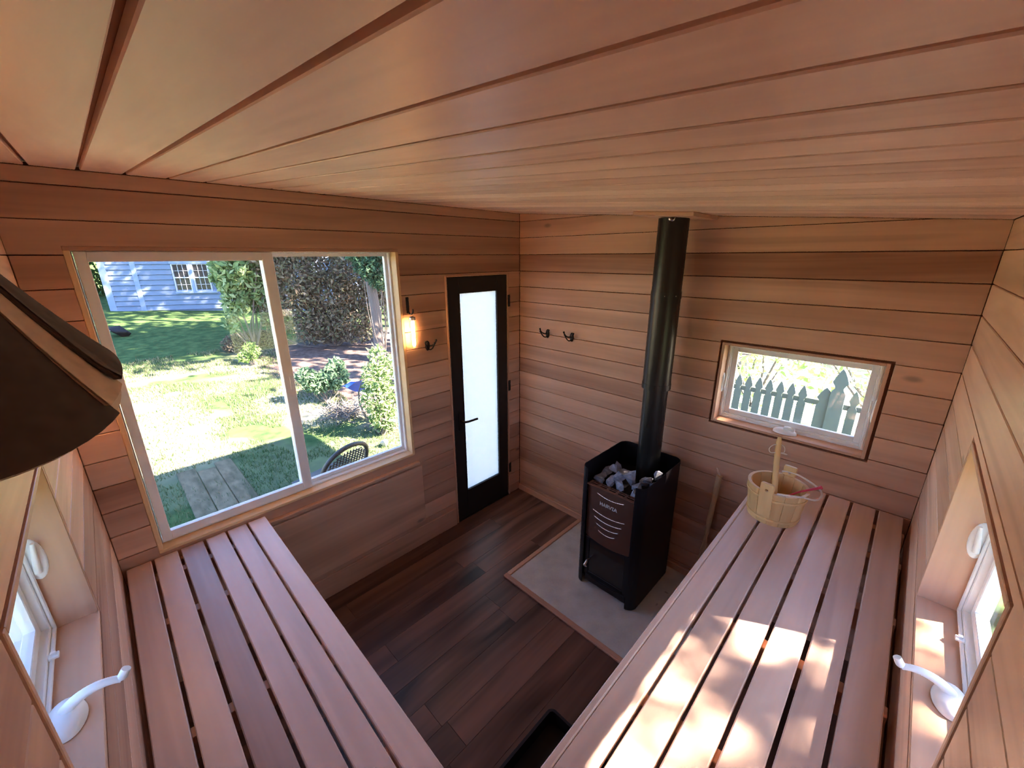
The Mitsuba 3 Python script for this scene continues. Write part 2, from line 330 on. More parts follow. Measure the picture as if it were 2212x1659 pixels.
# ---------------------------------------------------------------- windows 2-4: small crank windows
def crank_window(key, label, mapf, hole, depth, crank_u, swing, locks, folded=False):
    w = tag(key, label, 'window', kind='structure')
    u0, u1, v0, v1 = hole
    ax = 'x' if mapf is map_nr else 'y'
    for nm, b, a in (('side_lining', (u0, u0 + .014, v0, v1), 'z'), ('side_lining', (u1 - .014, u1, v0, v1), 'z'), ('head_lining', (u0 + .014, u1 - .014, v1 - .014, v1), ax), ('sill', (u0 + .014, u1 - .014, v0, v0 + .014), ax)):
        wood(nm, mapf(*b, -0.001, depth, .0015), w, a, tone=.62)
    a0, a1, b0, b1 = u0 + .014, u1 - .014, v0 + .014, v1 - .014
    obj('frame', ring_boxes(a0 - .01, a1 + .01, b0 - .01, b1 + .01, .032, .032, .034, .032, mapf, depth - .004, WT + .012), 'm_vinyl', w)
    obj('inner_stop', ring_boxes(a0 + .006, a1 - .006, b0 + .006, b1 - .006, .010, .010, .010, .010, mapf, depth - .012, depth - .004), 'm_vinyl', w)
    c0, c1, d0, d1 = a0 + .022, a1 - .022, b0 + .024, b1 - .022
    obj('sash', ring_boxes(c0, c1, d0, d1, .026, .026, .026, .026, mapf, depth + .012, depth + .036), 'm_vinyl', w)
    pane(c0 + .02, c1 - .02, d0 + .02, d1 - .02, depth + .024, mapf, w)
    P = PT[mapf]
    # crank on the sill: cover dome, folding arm, knob
    zc0 = v0 + .016
    prof = [(0.0, .026), (.012, .0255), (.024, .021), (.031, .012), (.033, 0.0), (0.0, 0.0)]
    dome = lathe(prof, 28); dv = np.array(dome.vertices)
    dome = trimesh.Trimesh(np.array([P(crank_u + 1.7 * a, zc0 + c, depth - .034 + b) for a, b, c in dv]), dome.faces, process=False)
    obj('crank_cover', dome, 'm_crank', w, smooth=40)
    if folded:
        arm = [P(crank_u + .0, zc0 + .027, depth - .040), P(crank_u + .02, zc0 + .036, depth - .055), P(crank_u + .04, zc0 + .034, depth - .075)]
    else:
        arm = [P(crank_u - .005, zc0 + .020, depth - .036), P(crank_u - .001 + .1 * swing, zc0 + .042, depth - .060), P(crank_u + .35 * swing, zc0 + .052, depth - .092), P(crank_u + .7 * swing, zc0 + .044, depth - .128)]
    arm = spline(arm, 14)
    h = obj('crank_handle', tube(arm, np.linspace(.0125, .0072, 14), 12), 'm_crank', w, smooth=40)
    e = arm[-1]; dirn = np.array(P(0, 0, 0)) - np.array(P(0, 0, 1.0))
    k0 = e; k1 = e + dirn * .012 + np.array([0, 0, .020])
    obj('knob', tube([k0, k0 * .7 + k1 * .3, k1], [.0070, .0098, .0088], 12), 'm_crank', h, smooth=40)
    # lock levers on both sides
    for uu, sgn in locks:
        zl = v0 + 0.5 * (v1 - v0) + .01
        pl = mapf(uu, uu + sgn * .006, zl - .05, zl + .05, depth - .045, depth - .006, .0025) if False else None
        q = lathe([(0, .007), (.016, .006), (.021, .003), (.022, 0), (0, 0)], 24); qv = np.array(q.vertices)
        plate = trimesh.Trimesh(np.array([P(uu + sgn * c, zl - .02 + 2.7 * b, depth - .020 + a) for a, b, c in qv]), q.faces, process=False)
        k = obj('lock', plate, 'm_crank', w, smooth=40)
        lev = spline([P(uu + sgn * .006, zl - .055, depth - .020), P(uu + sgn * .013, zl - .02, depth - .024), P(uu + sgn * .016, zl + .03, depth - .030)], 10)
        obj('lever', tube(lev, np.linspace(.008, .0045, 10), 10), 'm_crank', k, smooth=40)
    for f in (.22, .78):
        uu = u0 + f * (u1 - u0)
        obj('clip', cat(mapf(uu - .010, uu + .010, v0 + .030, v0 + .036, depth - .022, depth - .004, .001), mapf(uu - .006, uu + .002, v0 + .036, v0 + .043, depth - .018, depth - .008, .001)), 'm_crank', w)
crank_window('window_2', 'small crank window in the stove wall looking onto a picket fence', map_right, WIN2, 0.085, 1.93, 0.04, [(WIN2[0] + .014, 1), (WIN2[1] - .014, -1)], folded=True)
crank_window('window_3', 'small crank window above the lower bench by the hanging hat', map_nl, WIN3, 0.088, 1.200, 0.02, [(WIN3[0] + .014, 1)])
crank_window('window_4', 'small crank window above the sunlit upper bench', map_nr, WIN4, 0.097, 1.190, 0.02, [(WIN4[0] + .014, 1)])

# ---------------------------------------------------------------- door
d = tag('door_1', 'black framed door with a tall frosted glass pane', 'door', kind='structure')
u0, u1, v1 = DOOR[0], DOOR[1], DOOR[3]
for b in ((u0, u0 + .012, 0, v1), (u1 - .014, u1, 0, v1)): wood('jamb', map_left(*b, -.006, .10, .002), d, 'z', .55)
wood('head_jamb', map_left(u0 + .012, u1 - .014, v1 - .012, v1, -.006, .10, .002), d, 'x', .5)
obj('threshold', map_left(u0 + .012, u1 - .014, -.03, .004, -.004, .13, .002), 'm_black', d)
obj('slab', ring_boxes(u0 + .014, u1 - .016, .006, v1 - .014, .103, .103, .245, .112, map_left, .004, .048, .003), 'm_door', d)
obj('glass_bead', ring_boxes(.245, .618, .245, 1.832, .008, .008, .008, .008, map_left, .000, .012, .002), 'm_door', d)
pane(.245, .620, .248, 1.83, .022, map_left, d, 'frosted_pane', 'm_frost')
hdl = obj('handle_rose', cat(map_left(.628, .672, .80, .95, -.006, .004, .003)), 'm_black', d)
obj('lever', tube(spline([(.650, .004, .877), (.650, .045, .877), (.62, .055, .876), (.530, .056, .872)], 16), .0085, 10), 'm_black', hdl, smooth=40)
for zz in (.27, 1.04, 1.74): obj('hinge', cat(map_left(.118, .142, zz - .045, zz + .045, -.010, .002, .003)), 'm_black', d)

# ---------------------------------------------------------------- panel under the window
pk = thing('wall_panel', 'wide cedar panel fixed to the wall under the large window', 'panel')
wood('board', cbox(1.030, 2.55, 0.0, 0.018, 0.192, 0.652, .003), pk, 'x', .62)
wood('ledge', cbox(1.050, 2.40, 0.0, 0.030, 0.672, 0.692, .003), pk, 'x', .5)

# ---------------------------------------------------------------- benches
bl = thing('bench', 'lower slatted cedar bench in front of the large window', 'bench')
xs = [(2.021, 2.101), (2.112, 2.194), (2.205, 2.286), (2.298, 2.386), (2.398, 2.484), (2.495, 2.581)]
for (a, b), t in zip(xs, (.80, .70, .62, .18, .62, .42)): wood('slat', cbox(a, b, 0.006, 1.872, HL - .030, HL, .003), bl, 'y', t, 'm_slat_')
for yy in (.10, .42, .98, 1.45, 1.80): wood('bearer', cbox(2.03, 2.575, yy, yy + .04, HL - .12, HL - .031, .002), bl, 'x', .5)
for yy in (.06, 1.76): wood('leg', cbox(2.06, 2.13, yy - .02, yy + .03, 0.0, HL - .121, .003), bl, 'z', .5)
wood('ledger', cbox(2.555, 2.59, .15, 1.75, HL - .16, HL - .121, .002), bl, 'y', .45)
br = thing('bench', 'higher slatted cedar bench with patches of sunlight and the bucket', 'bench')
ys = [(1.9035, 1.979), (1.991, 2.074), (2.085, 2.168), (2.180, 2.265), (2.277, 2.361), (2.373, 2.458)]
wood('front_trim', cbox(0.004, 2.59, 1.882, 1.9025, HB - .085, HB + .001, .004), br, 'x', .70, 'm_slat_')
for (a, b), t in zip(ys, (.74, .60, .66, .80, .58, .46)): wood('slat', cbox(0.006, 2.59, a, b, HB - .030, HB, .003), br, 'x', t, 'm_slat_')
for xx in (.10, .36, .72, 1.12, 1.55, 2.0, 2.40): wood('bearer', cbox(xx, xx + .04, 1.904, 2.47, HB - .12, HB - .031, .002), br, 'y', .55)
for xx in (.03, 1.30, 2.50): wood('leg', cbox(xx, xx + .07, 1.91, 1.98, 0.0, HB - .121, .003), br, 'z', .45)
wood('ledger', cbox(.15, 2.4, 2.44, 2.48, HB - .17, HB - .121, .002), br, 'x', .45)

# ---------------------------------------------------------------- hearth pad
h = thing('hearth_pad', 'grey concrete hearth pad with wooden edging under the stove', 'hearth')
obj('slab', cbox(0.018, .848, .715, 1.90, 0.0, .010, .002), 'm_concrete', h)
wood('edging', cbox(.846, .880, .682, 1.90, 0.0, .017, .004), h, 'y', .42)
wood('edging', cbox(.018, .846, .682, .716, 0.0, .017, .004), h, 'x', .42)

# ---------------------------------------------------------------- stove
st = thing('wood_stove', 'black wood-burning sauna stove with bronze front plate and open stone bed', 'stove')
X0, X1, Y0, Y1, ZT, ZB = .045, .556, 1.042, 1.458, .855, .014
def prism(poly, z0, z1):
    m = trimesh.creation.extrude_polygon(poly, z1 - z0, engine='earcut'); m.apply_translation((0, 0, z0)); return m
rr = .055
outer = sbox(X0 + rr, Y0 + rr, X1 - rr, Y1 - rr).buffer(rr, quad_segs=8)
ring_ = outer.difference(outer.buffer(-.004))
ring_ = ring_.difference(sbox(X1 - .06, Y0 + .052, X1 + .1, Y1 - .052))
obj('shroud', prism(ring_, ZB, ZT), 'm_stove', st)
# rolled rim
obj('firebox', cbox(.10, .530, Y0 + .03, Y1 - .03, .05, .690, .006), 'm_stove', st)
obj('stone_tray', cat(cbox(.075, .535, Y0 + .018, Y1 - .018, .690, .705, .002)), 'm_stove', st)
obj('foot', cbox(.46, .50, Y0 + .03, Y0 + .07, .0105, .05, .002), 'm_stove', st); obj('foot', cbox(.46, .50, Y1 - .07, Y1 - .03, .0105, .05, .002), 'm_stove', st)
obj('foot', cbox(.12, .16, Y0 + .03, Y0 + .07, .0105, .05, .002), 'm_stove', st); obj('foot', cbox(.12, .16, Y1 - .07, Y1 - .03, .0105, .05, .002), 'm_stove', st)
# bronze plate, slightly bowed, wider shoulders at the top
yc = (Y0 + Y1) / 2
def plate_mesh():
    V, F = [], []
    N, M = 15, 10
    for i in range(M + 1):
        z = .382 + (.752 - .382) * i / M
        hw = .158 if z < .70 else .172
        for j in range(N + 1):
            s_ = -1 + 2 * j / N
            V.append((.536 + .014 * (1 - s_ * s_), yc + hw * s_, z - (.014 * (1 - s_ * s_) if i == 0 else 0)))
    for i in range(M):
        for j in range(N):
            a = i * (N + 1) + j; F += [[a, a + 1, a + N + 2], [a, a + N + 2, a + N + 1]]
    m = trimesh.Trimesh(V, F, process=False)
    b = m.copy(); b.vertices = np.array(b.vertices) - [.003, 0, 0]; b.invert()
    return cat(m, b)
fp = obj('front_plate', plate_mesh(), 'm_bronze', st, smooth=30)
for zz, hw, dy in ((.715, .088, 0.004), (.590, .106, -.002), (.548, .092, -.004), (.506, .074, -.004), (.464, .056, -.004)):
    pts = [(.5375 + .014 * (1 - (t * hw / .158) ** 2) + .0012, yc + dy + t * hw, zz - .012 * (1 - t * t)) for t in np.linspace(-1, 1, 16)]
    obj('slot', tube(pts, .0016, 6), 'm_slot', fp, smooth=40)
tm = meshkit.text_mesh('HARVIA', .022, .0012, bold=True); tv = np.array(tm.vertices); wd = tv[:, 0].max()
tv = np.stack([.5515 + tv[:, 2] - .5 * ((tv[:, 0] - wd / 2) / .158) ** 2 * .014, yc - .005 - wd / 2 + tv[:, 0], .645 + tv[:, 1]], 1)
obj('lettering', trimesh.Trimesh(tv, tm.faces, process=False), 'm_letter', fp)
# bronze grate along the top of the plate
g = [cbox(.536, .556, Y0 + .052, Y1 - .052, .750, .757, .001)]
g += [cbox(.500, .505, Y0 + .052, Y1 - .052, .750, .757, .001)]
for yy in np.linspace(Y0 + .055, Y1 - .065, 6): g.append(cbox(.503, .537, yy, yy + .014, .750, .757, .001))
g += [cbox(.517, .523, Y0 + .052, Y1 - .052, .750, .757, .001)]
g += [cbox(.500, .504, Y0 + .052, Y1 - .052, .706, .75, .001)]
obj('grate', cat(*g), 'm_bronze', st)
dk = obj('fire_door', ring_boxes(Y0 + .055, Y1 - .055, .085, .375, .03, .03, .03, .03, lambda a, b, c, d_, e, f, ch: cbox(-f, -e, a, b, c, d_, ch), -.542, -.530), 'm_stove', st)
obj('glass', cbox(.531, .537, Y0 + .08, Y1 - .08, .11, .35, .001), 'm_stoveglass', dk)
kn = tube([(.540, 1.134, .215), (.560, 1.134, .215), (.566, 1.134, .215), (.578, 1.136, .208), (.596, 1.138, .196), (.600, 1.138, .193)], [.006, .006, .010, .011, .014, .009], 14)
obj('handle', kn, 'm_steel', dk, smooth=40)
obj('ash_lip', tube(spline([(.545, Y0 + .07, .092), (.556, yc, .088), (.545, Y1 - .07, .092)], 12), .004, 8), 'm_stove', st, smooth=40)
obj('ash_drawer', cbox(.49, .538, Y0 + .06, Y1 - .06, .03, .078, .004), 'm_stove', st)
# stones: each its own thing
def stone(seed, sx, sy, sz):
    r_ = np.random.default_rng(seed)
    P = r_.normal(size=(11, 3)); P /= np.linalg.norm(P, axis=1, keepdims=True); P *= r_.uniform(.85, 1.2, (11, 1))
    m = trimesh.Trimesh(P).convex_hull
    v, f_ = trimesh.remesh.subdivide(m.vertices, m.faces); v, f_ = trimesh.remesh.subdivide(v, f_)
    v = np.array(v); v += (meshkit.fbm(v * 3.5 + seed * 3.1, 3)[:, None] - .5) * v * .12
    v *= [sx, sy, sz]
    return v, f_
STN = [(.505, 1.125, .755, .036, .034, .030), (.468, 1.190, .760, .052, .040, .040), (.488, 1.262, .768, .038, .044, .040), (.490, 1.352, .757, .060, .038, .030), (.420, 1.235, .800, .044, .036, .036),
       (.375, 1.165, .812, .056, .030, .024), (.392, 1.285, .806, .058, .048, .046), (.425, 1.350, .782, .052, .036, .034), (.345, 1.378, .798, .064, .034, .026), (.270, 1.405, .815, .032, .026, .034),
       (.330, 1.415, .770, .044, .028, .024), (.440, 1.405, .750, .038, .030, .024), (.345, 1.110, .758, .048, .036, .030), (.300, 1.200, .760, .052, .040, .040), (.425, 1.110, .752, .044, .032, .030),
       (.300, 1.345, .760, .044, .040, .034), (.250, 1.115, .748, .040, .034, .030)]
for i, (x, y, z, a, b, c) in enumerate(STN):
    x = x - .034 if x > .46 else x
    v, f_ = stone(100 + i, a, b, c)
    an = rng.uniform(0, 2 * np.pi); tl = rng.uniform(-.5, .5)
    R = trimesh.transformations.euler_matrix(tl, tl * .6, an)[:3, :3] if i % 2 else trimesh.transformations.euler_matrix(tl * .4, tl, rng.uniform(-.4, .4))[:3, :3]
    v = v @ R.T + [x, y, z]
    k = obj('sauna_stone', (v, f_), 'm_stone', None, smooth=28)
    tag(k, 'rough blue-grey sauna stone heaped in the top of the stove', 'stone', 'sauna stones on the stove')

# ---------------------------------------------------------------- stove pipe
px, py = .168, 1.286
def cyl(r, z0, z1, n=48, th=.003):
    m = lathe([(r - th, z0), (r, z0), (r, z1), (r - th, z1), (r - th, z0)], n); m.apply_translation((px, py, 0)); return m
pi_ = thing('stove_pipe', 'black two-diameter stove pipe rising to the ceiling', 'pipe')
obj('lower_pipe', cyl(.070, .706, 1.34), 'm_pipe', pi_, smooth=40)
ztop = zc(py) - .022
obj('upper_pipe', cyl(.080, 1.318, 1.86), 'm_pipe', pi_, smooth=40)
obj('collar', cyl(.0825, 1.318, 1.350), 'm_pipe', pi_, smooth=40)
obj('top_pipe', cyl(.0785, 1.85, ztop - .001), 'm_pipe', pi_, smooth=40)
obj('collar', cyl(.0815, 1.846, 1.884), 'm_pipe', pi_, smooth=40)
for a in (.35, 1.1): obj('screw', trimesh.creation.icosphere(1, .003).apply_translation((px + .082 * math.cos(a), py + .082 * math.sin(a), 1.862)), 'm_steel', pi_)
obj('foil_scrap', cat(tube(spline([(px + .075, py + .01, ztop - .002), (px + .086, py + .018, ztop - .012), (px + .082, py + .03, ztop - .016), (px + .08, py + .04, ztop - .004)], 8), [.002, .005, .007, .006, .005, .006, .004, .002], 5)), 'm_steel', pi_)
cp = slope(cbox(px - .15, px + .17, py - .15, py + .17, ZC - .021, ZC - .0005, .003))
k = wood('ceiling_plate', cp, None, 'y', .66); tag(k, 'square cedar plate on the ceiling around the stove pipe', 'plate')

# ---------------------------------------------------------------- bucket and ladle
bx, by = .400, 2.014
bk = thing('bucket', 'wooden stave bucket standing on the higher bench by the small window', 'bucket')
NS, r0, r1, bh = 14, .101, .121, .166
def stave(k):
    a0, a1 = 2 * np.pi * (k + .015) / NS, 2 * np.pi * (k + .985) / NS
    V, F = [], []
    A = np.linspace(a0, a1, 5)
    ear = k in (0, NS // 2)
    for zz, ro, top in ((HB + .0005, r0, 0), (HB + bh, r1, 1)):
        for ri in (ro, ro - .013):
            for a in A: V.append((bx + ri * np.cos(a), by + ri * np.sin(a), zz))
    n = 5
    def q(a, b, c, d_): F.extend([[a, b, c], [a, c, d_]])
    for j in range(4):
        q(j, j + 1, 2 * n + j + 1, 2 * n + j); q(n + j + 1, n + j, 3 * n + j, 3 * n + j + 1)
        q(2 * n + j, 2 * n + j + 1, 3 * n + j + 1, 3 * n + j); q(j + 1, j, n + j, n + j + 1)
    q(0, 2 * n, 3 * n, n); q(n - 1, 2 * n - 1, 4 * n - 1, 3 * n - 1)
    return trimesh.Trimesh(V, F, process=False)
for k in range(NS):
    wood('stave', stave(k), bk, tone=float(rng.normal(.6, .08)), pal='m_pine')
for zz in (.020, .125):
    ro = r0 + (r1 - r0) * zz / bh
    m = lathe([(ro, HB + zz), (ro + .004, HB + zz + .001), (ro + .0045, HB + zz + .010), (ro + .001, HB + zz + .012), (ro, HB + zz)], 56); m.apply_translation((bx, by, 0))
    wood('hoop', m, bk, tone=.72, pal='m_pine', smooth=True)
m = lathe([(0, HB + .018), (r0 - .012, HB + .018), (r0 - .012, HB + .03), (0, HB + .03)], 40); m.apply_translation((bx, by, 0)); wood('bottom', m, bk, tone=.5, pal='m_pine')
for sg, an in ((1, -.15), (-1, -.15 + math.pi)):
    poly = sbox(-.020, .05, .020, bh + .040).buffer(.006)
    hole = Point(0, bh + .012).buffer(.007)
    pm = trimesh.creation.extrude_polygon(poly.difference(hole), .014, engine='earcut'); v = np.array(pm.vertices)
    rad = r0 + (r1 - r0) * v[:, 1] / bh + (v[:, 2] - .009)
    w3 = np.stack([bx + rad * math.cos(an) - v[:, 0] * math.sin(an), by + rad * math.sin(an) + v[:, 0] * math.cos(an), HB + v[:, 1]], 1)
    wood('ear', trimesh.Trimesh(w3, pm.faces, process=False), bk, tone=.62, pal='m_pine')
zr = HB + bh
rope = spline([(bx + .124, by + .020, zr + .012), (bx + .112, by + .055, zr + .014), (bx + .08, by + .11, zr + .012), (bx + .03, by + .150, zr - .004), (bx - .04, by + .155, zr + .004), (bx - .085, by + .105, zr + .014), (bx - .112, by + .04, zr + .02), (bx - .116, by - .012, zr + .012)], 40)
obj('rope_handle', tube(rope, .0042, 8), 'm_rope', bk, smooth=40)
sk = obj('red_stick', tube([(bx + .055, by + .035, zr - .030), (bx + .0, by + .088, zr - .003), (bx - .045, by + .145, zr + .020), (bx - .050, by + .150, zr + .022)], [.003, .004, .006, .009], 8), 'm_red', None, smooth=40)
tag(sk, 'thin red stick leaning out over the rim of the bucket', 'stick')
ld = thing('ladle', 'wooden ladle standing in the bucket with its handle upright', 'ladle')
hp = np.array([(bx + .072, by + .006, HB + .045), (bx + .055, by - .002, HB + .16), (bx + .030, by - .018, HB + .27), (bx + .012, by - .030, HB + .392)])
hm = tube(spline(hp, 20), np.r_[np.linspace(.019, .012, 8), np.linspace(.0118, .0112, 10), .0105, .007], 14)
wood('handle', hm, ld, tone=.66, pal='m_pine', smooth=True)
cupm = lathe([(0, 0), (.030, .002), (.036, .012), (.038, .036), (.034, .036), (.031, .013), (0, .008)], 28); cupm.apply_translation((bx + .045, by + .0, HB + .031)); wood('cup', cupm, ld, tone=.5, pal='m_pine', smooth=True)
c0 = spline(hp, 20)[17]
loop = [c0 + np.array(q) for q in ((0, 0, 0), (.010, -.010, .004), (.022, -.022, -.004), (.028, -.026, -.024), (.022, -.016, -.034), (.006, .004, -.030), (-.012, .022, -.036), (-.018, .024, -.018), (-.010, .012, .002), (0, 0, .002))]
obj('cord_loop', cat(tube(spline(loop, 40), .0019, 6), tube(spline([c0 + np.array(q) for q in ((-.010, .016, -.034), (-.018, .026, -.040), (-.028, .034, -.044))], 8), .003, 6)), 'm_rope', ld, smooth=40)

# ---------------------------------------------------------------- coat hooks
def coat_hook(loc, mapdir, label):
    k = thing('coat_hook', label, 'hook')
    ex, ey = mapdir     # ex: along the wall, ey: into the room
    L = lambda a, b, c: tuple(np.array(loc) + np.array(ex) * a + np.array(ey) * b + np.array([0, 0, c]))
    q = lathe([(0, .010), (.012, .009), (.0165, .004), (.0175, 0), (0, 0)], 24); v = np.array(q.vertices)
    obj('plate', trimesh.Trimesh(np.array([L(a, c, 2.0 * b) for a, b, c in v]), q.faces, process=False), 'm_black', k, smooth=40)
    for s in (-1, 0, 1):
        if s == 0: pts = [L(0, .006, -.022), L(0, .040, -.020), L(0, .070, .004), L(0, .088, .030)]
        else: pts = [L(0, .006, .004), L(s * .014, .022, .002), L(s * .034, .036, .014), L(s * .043, .042, .036)]
        c = spline(pts, 14)
        obj('prong', cat(tube(c, .0042, 8), trimesh.creation.icosphere(2, .0074).apply_translation(c[-1])), 'm_black', k, smooth=50)
    return k
coat_hook((0.0, .300, 1.498), ((0, 1, 0), (1, 0, 0)), 'black coat hook on the stove wall, nearest the corner')
coat_hook((0.0, .531, 1.500), ((0, 1, 0), (1, 0, 0)), 'black coat hook on the stove wall, nearest the stove pipe')
coat_hook((.905, 0.0, 1.500), ((1, 0, 0), (0, 1, 0)), 'black coat hook between the door and the glowing lamp')

# ---------------------------------------------------------------- wall lamps
def wall_lamp(x, z, label):
    k = thing('wall_lamp', label, 'lamp')
    obj('bracket', cat(cbox(x - .010, x + .010, 0.0, .006, z + .115, z + .215, .002), tube(spline([(x, .006, z + .205), (x, .010, z + .13), (x, .030, z + .112), (x, .055, z + .120), (x, .060, z + .145)], 18), .004, 8)), 'm_black', k, smooth=40)
    obj('loop', tube([(x + .010 * math.cos(a), .046, z + .108 + .012 * math.sin(a)) for a in np.linspace(0, 2 * np.pi, 20)], .002, 6), 'm_steel', k, smooth=40)
    cap = lathe([(0, .100), (.010, .099), (.019, .094), (.0205, .078), (0, .078)], 28); cap.apply_translation((x, .046, z)); obj('cap', cap, 'm_steel', k, smooth=40)
    gl = lathe([(.0225, .080), (.0225, -.095), (.018, -.103), (0, -.104)], 32); gl.apply_translation((x, .046, z)); obj('glass_tube', gl, 'm_tube', k, smooth=True)
    fl = trimesh.creation.capsule(height=.140, radius=.0115, count=[12, 16]); fl.apply_translation((x, .046, z - .010))
    obj('glowing_tube', fl, 'm_vinyl', k, smooth=True, emitter={'type': 'area', 'radiance': {'type': 'rgb', 'value': [LAMP_POWER * 1.0, LAMP_POWER * .52, LAMP_POWER * .20]}})
    return k
wall_lamp(1.034, 1.615, 'glowing tubular wall lamp hanging between the large window and the door')
wall_lamp(2.520, 1.615, 'tubular wall lamp hidden behind the hat, glowing on the corner')

# ---------------------------------------------------------------- bamboo stick by the stove
bs = thing('bamboo_stick', 'split bamboo stick with a cord loop leaning on the stove wall behind the bench', 'stick')
P0, P1_ = np.array([.035, 1.672, .822]), np.array([.075, 1.645, .012])
obj('shaft', tube([P0 + (P1_ - P0) * t for t in (0, .2, .21, .4, .41, .5)], [.0165, .0165, .0145, .016, .014, .013], 10), 'm_bamboo', bs, smooth=40)
for dy in (-.012, .006, .014):
    obj('split_end', tube([P0 + (P1_ - P0) * .48, P0 + (P1_ - P0) * .72 + [0, dy, 0], P1_ + [dy * .3, dy * 1.8, 0]], [.008, .007, .0065], 7), 'm_bamboo', bs, smooth=40)
obj('cord', tube(spline([P0 + [0, 0, -.005], P0 + [.003, -.004, .022], P0 + [.003, -.020, .045], P0 + [.002, -.012, .020], P0 + [0, .004, .0]], 16), .0014, 5), 'm_rope', bs, smooth=40)

# ---------------------------------------------------------------- dark tray on the floor
tr = thing('floor_tray', 'black rubber tray on the floor beside the higher bench', 'tray')
def rprism(x0, x1, y0, y1, r, z0, z1): return prism(sbox(x0 + r, y0 + r, x1 - r, y1 - r).buffer(r, quad_segs=6), z0, z1)
o_ = sbox(1.37, 1.505, 1.75, 1.80).buffer(.03, quad_segs=6); i_ = o_.buffer(-.012)
obj('rim', prism(o_.difference(i_), 0.0, .085), 'm_rubber', tr); obj('bottom', prism(i_, .0, .012), 'm_rubber', tr)

# ---------------------------------------------------------------- striped felt hat on the near left wall
HC = np.array([2.499, 1.903, 2.017])
ht = thing('felt_hat', 'dark and tan striped felt sauna hat hanging on the wall near the window', 'hat')
def hat_panel(a0, a1, rs=1.0, dz=0.0, th=.006, lift=0.0):
    zt, zb = .17, -.035
    prof = [(t, .012 + .118 * t ** 1.0 + .012 * t ** 4) for t in np.linspace(0.0, 1, 14)]
    A = np.linspace(a0, a1, max(4, int(abs(a1 - a0) * 12)))
    V, F = [], []
    for th_ in (0.0, th):
        for t, r in prof:
            for a in A:
                rr_ = (r * rs - th_) * (1 + .035 * math.sin(3 * a + 1))
                V.append((rr_ * math.cos(a), rr_ * math.sin(a), zt + (zb - zt) * t + dz * t + .012 * t * math.sin(2 * a + .5) + lift))
    n, m_ = len(A), len(prof)
    for i in range(m_ - 1):
        for j in range(n - 1):
            a = i * n + j; F += [[a, a + n, a + n + 1], [a, a + n + 1, a + 1]]
            b = a + n * m_; F += [[b, b + n + 1, b + n], [b, b + 1, b + n + 1]]
    for j in range(n - 1):
        a = (m_ - 1) * n + j; b = a + n * m_; F += [[a, b, b + 1], [a, b + 1, a + 1]]
    for i in range(m_ - 1):
        for j in (0, n - 1):
            a = i * n + j; b = a + n * m_; F += [[a, a + n, b + n], [a, b + n, b]]
    return trimesh.Trimesh(np.array(V), F, process=False)
HT = trimesh.transformations.translation_matrix(HC) @ np.diag([.625, .90, .68, 1.0])
def put(name, m, mat):
    m.apply_transform(HT); obj(name, m, mat, ht, smooth=True)
D2 = math.pi / 180
for a0, a1, mat, dz in ((162, 205, 'm_felt_dark', .010), (149, 165, 'm_felt_tan', .002), (86, 151, 'm_felt_dark', -.008), (52, 88, 'm_felt_tan', -.010), (4, 54, 'm_felt_dark', -.004), (-60, 6, 'm_felt_tan', 0), (203, 302, 'm_felt_dark', 0)):
    put('dark_gore' if 'dark' in mat else 'tan_gore', hat_panel(a0 * D2, a1 * D2, 1.0 if 'dark' in mat else .985, dz), mat)
put('lining', hat_panel(0, 2 * math.pi, .955, -.012), 'm_felt_pale')

# ================================================================ outside
def gz(x, y): return -0.30 + max(0.0, -y - 4.0) * 0.068
gx, gy = np.meshgrid(np.r_[-40, -20, -12, np.linspace(-8, 8, 65), 12, 20, 40], np.r_[-60, -40, -28, -20, np.linspace(-17, 5, 89), 12, 30, 60], indexing='ij')
gzz = -0.30 + np.maximum(0, -gy - 4.0) * 0.068 + 0.03 * (meshkit.fbm(np.stack([gx * 1.7, gy * 1.7, gx * 0], -1), 3) - .5) * (np.abs(gy - 1.2) > 1.6)
V = np.stack([gx, gy, gzz], -1).reshape(-1, 3); n1, n2 = gx.shape
ii, jj = np.meshgrid(np.arange(n1 - 1), np.arange(n2 - 1), indexing='ij'); a = (ii * n2 + jj).ravel()
F = np.vstack([np.stack([a, a + n2, a + n2 + 1], 1), np.stack([a, a + n2 + 1, a + 1], 1)])
k = obj('lawn', (V, F), 'm_ground', None, smooth=True); tag(k, 'mown lawn with bare soil under the shrubs', 'lawn', kind='structure')
# worn boards of a path in the building's shadow
pt = thing('garden_path', 'worn board path running out across the lawn from under the window', 'path', kind='structure')
for i, xx in enumerate((1.66, 1.84, 2.02)):
    obj('board', cbox(xx, xx + .172, -3.35 + .12 * (i % 2), -.30, -.31, -.284, .006), 'm_track', pt)
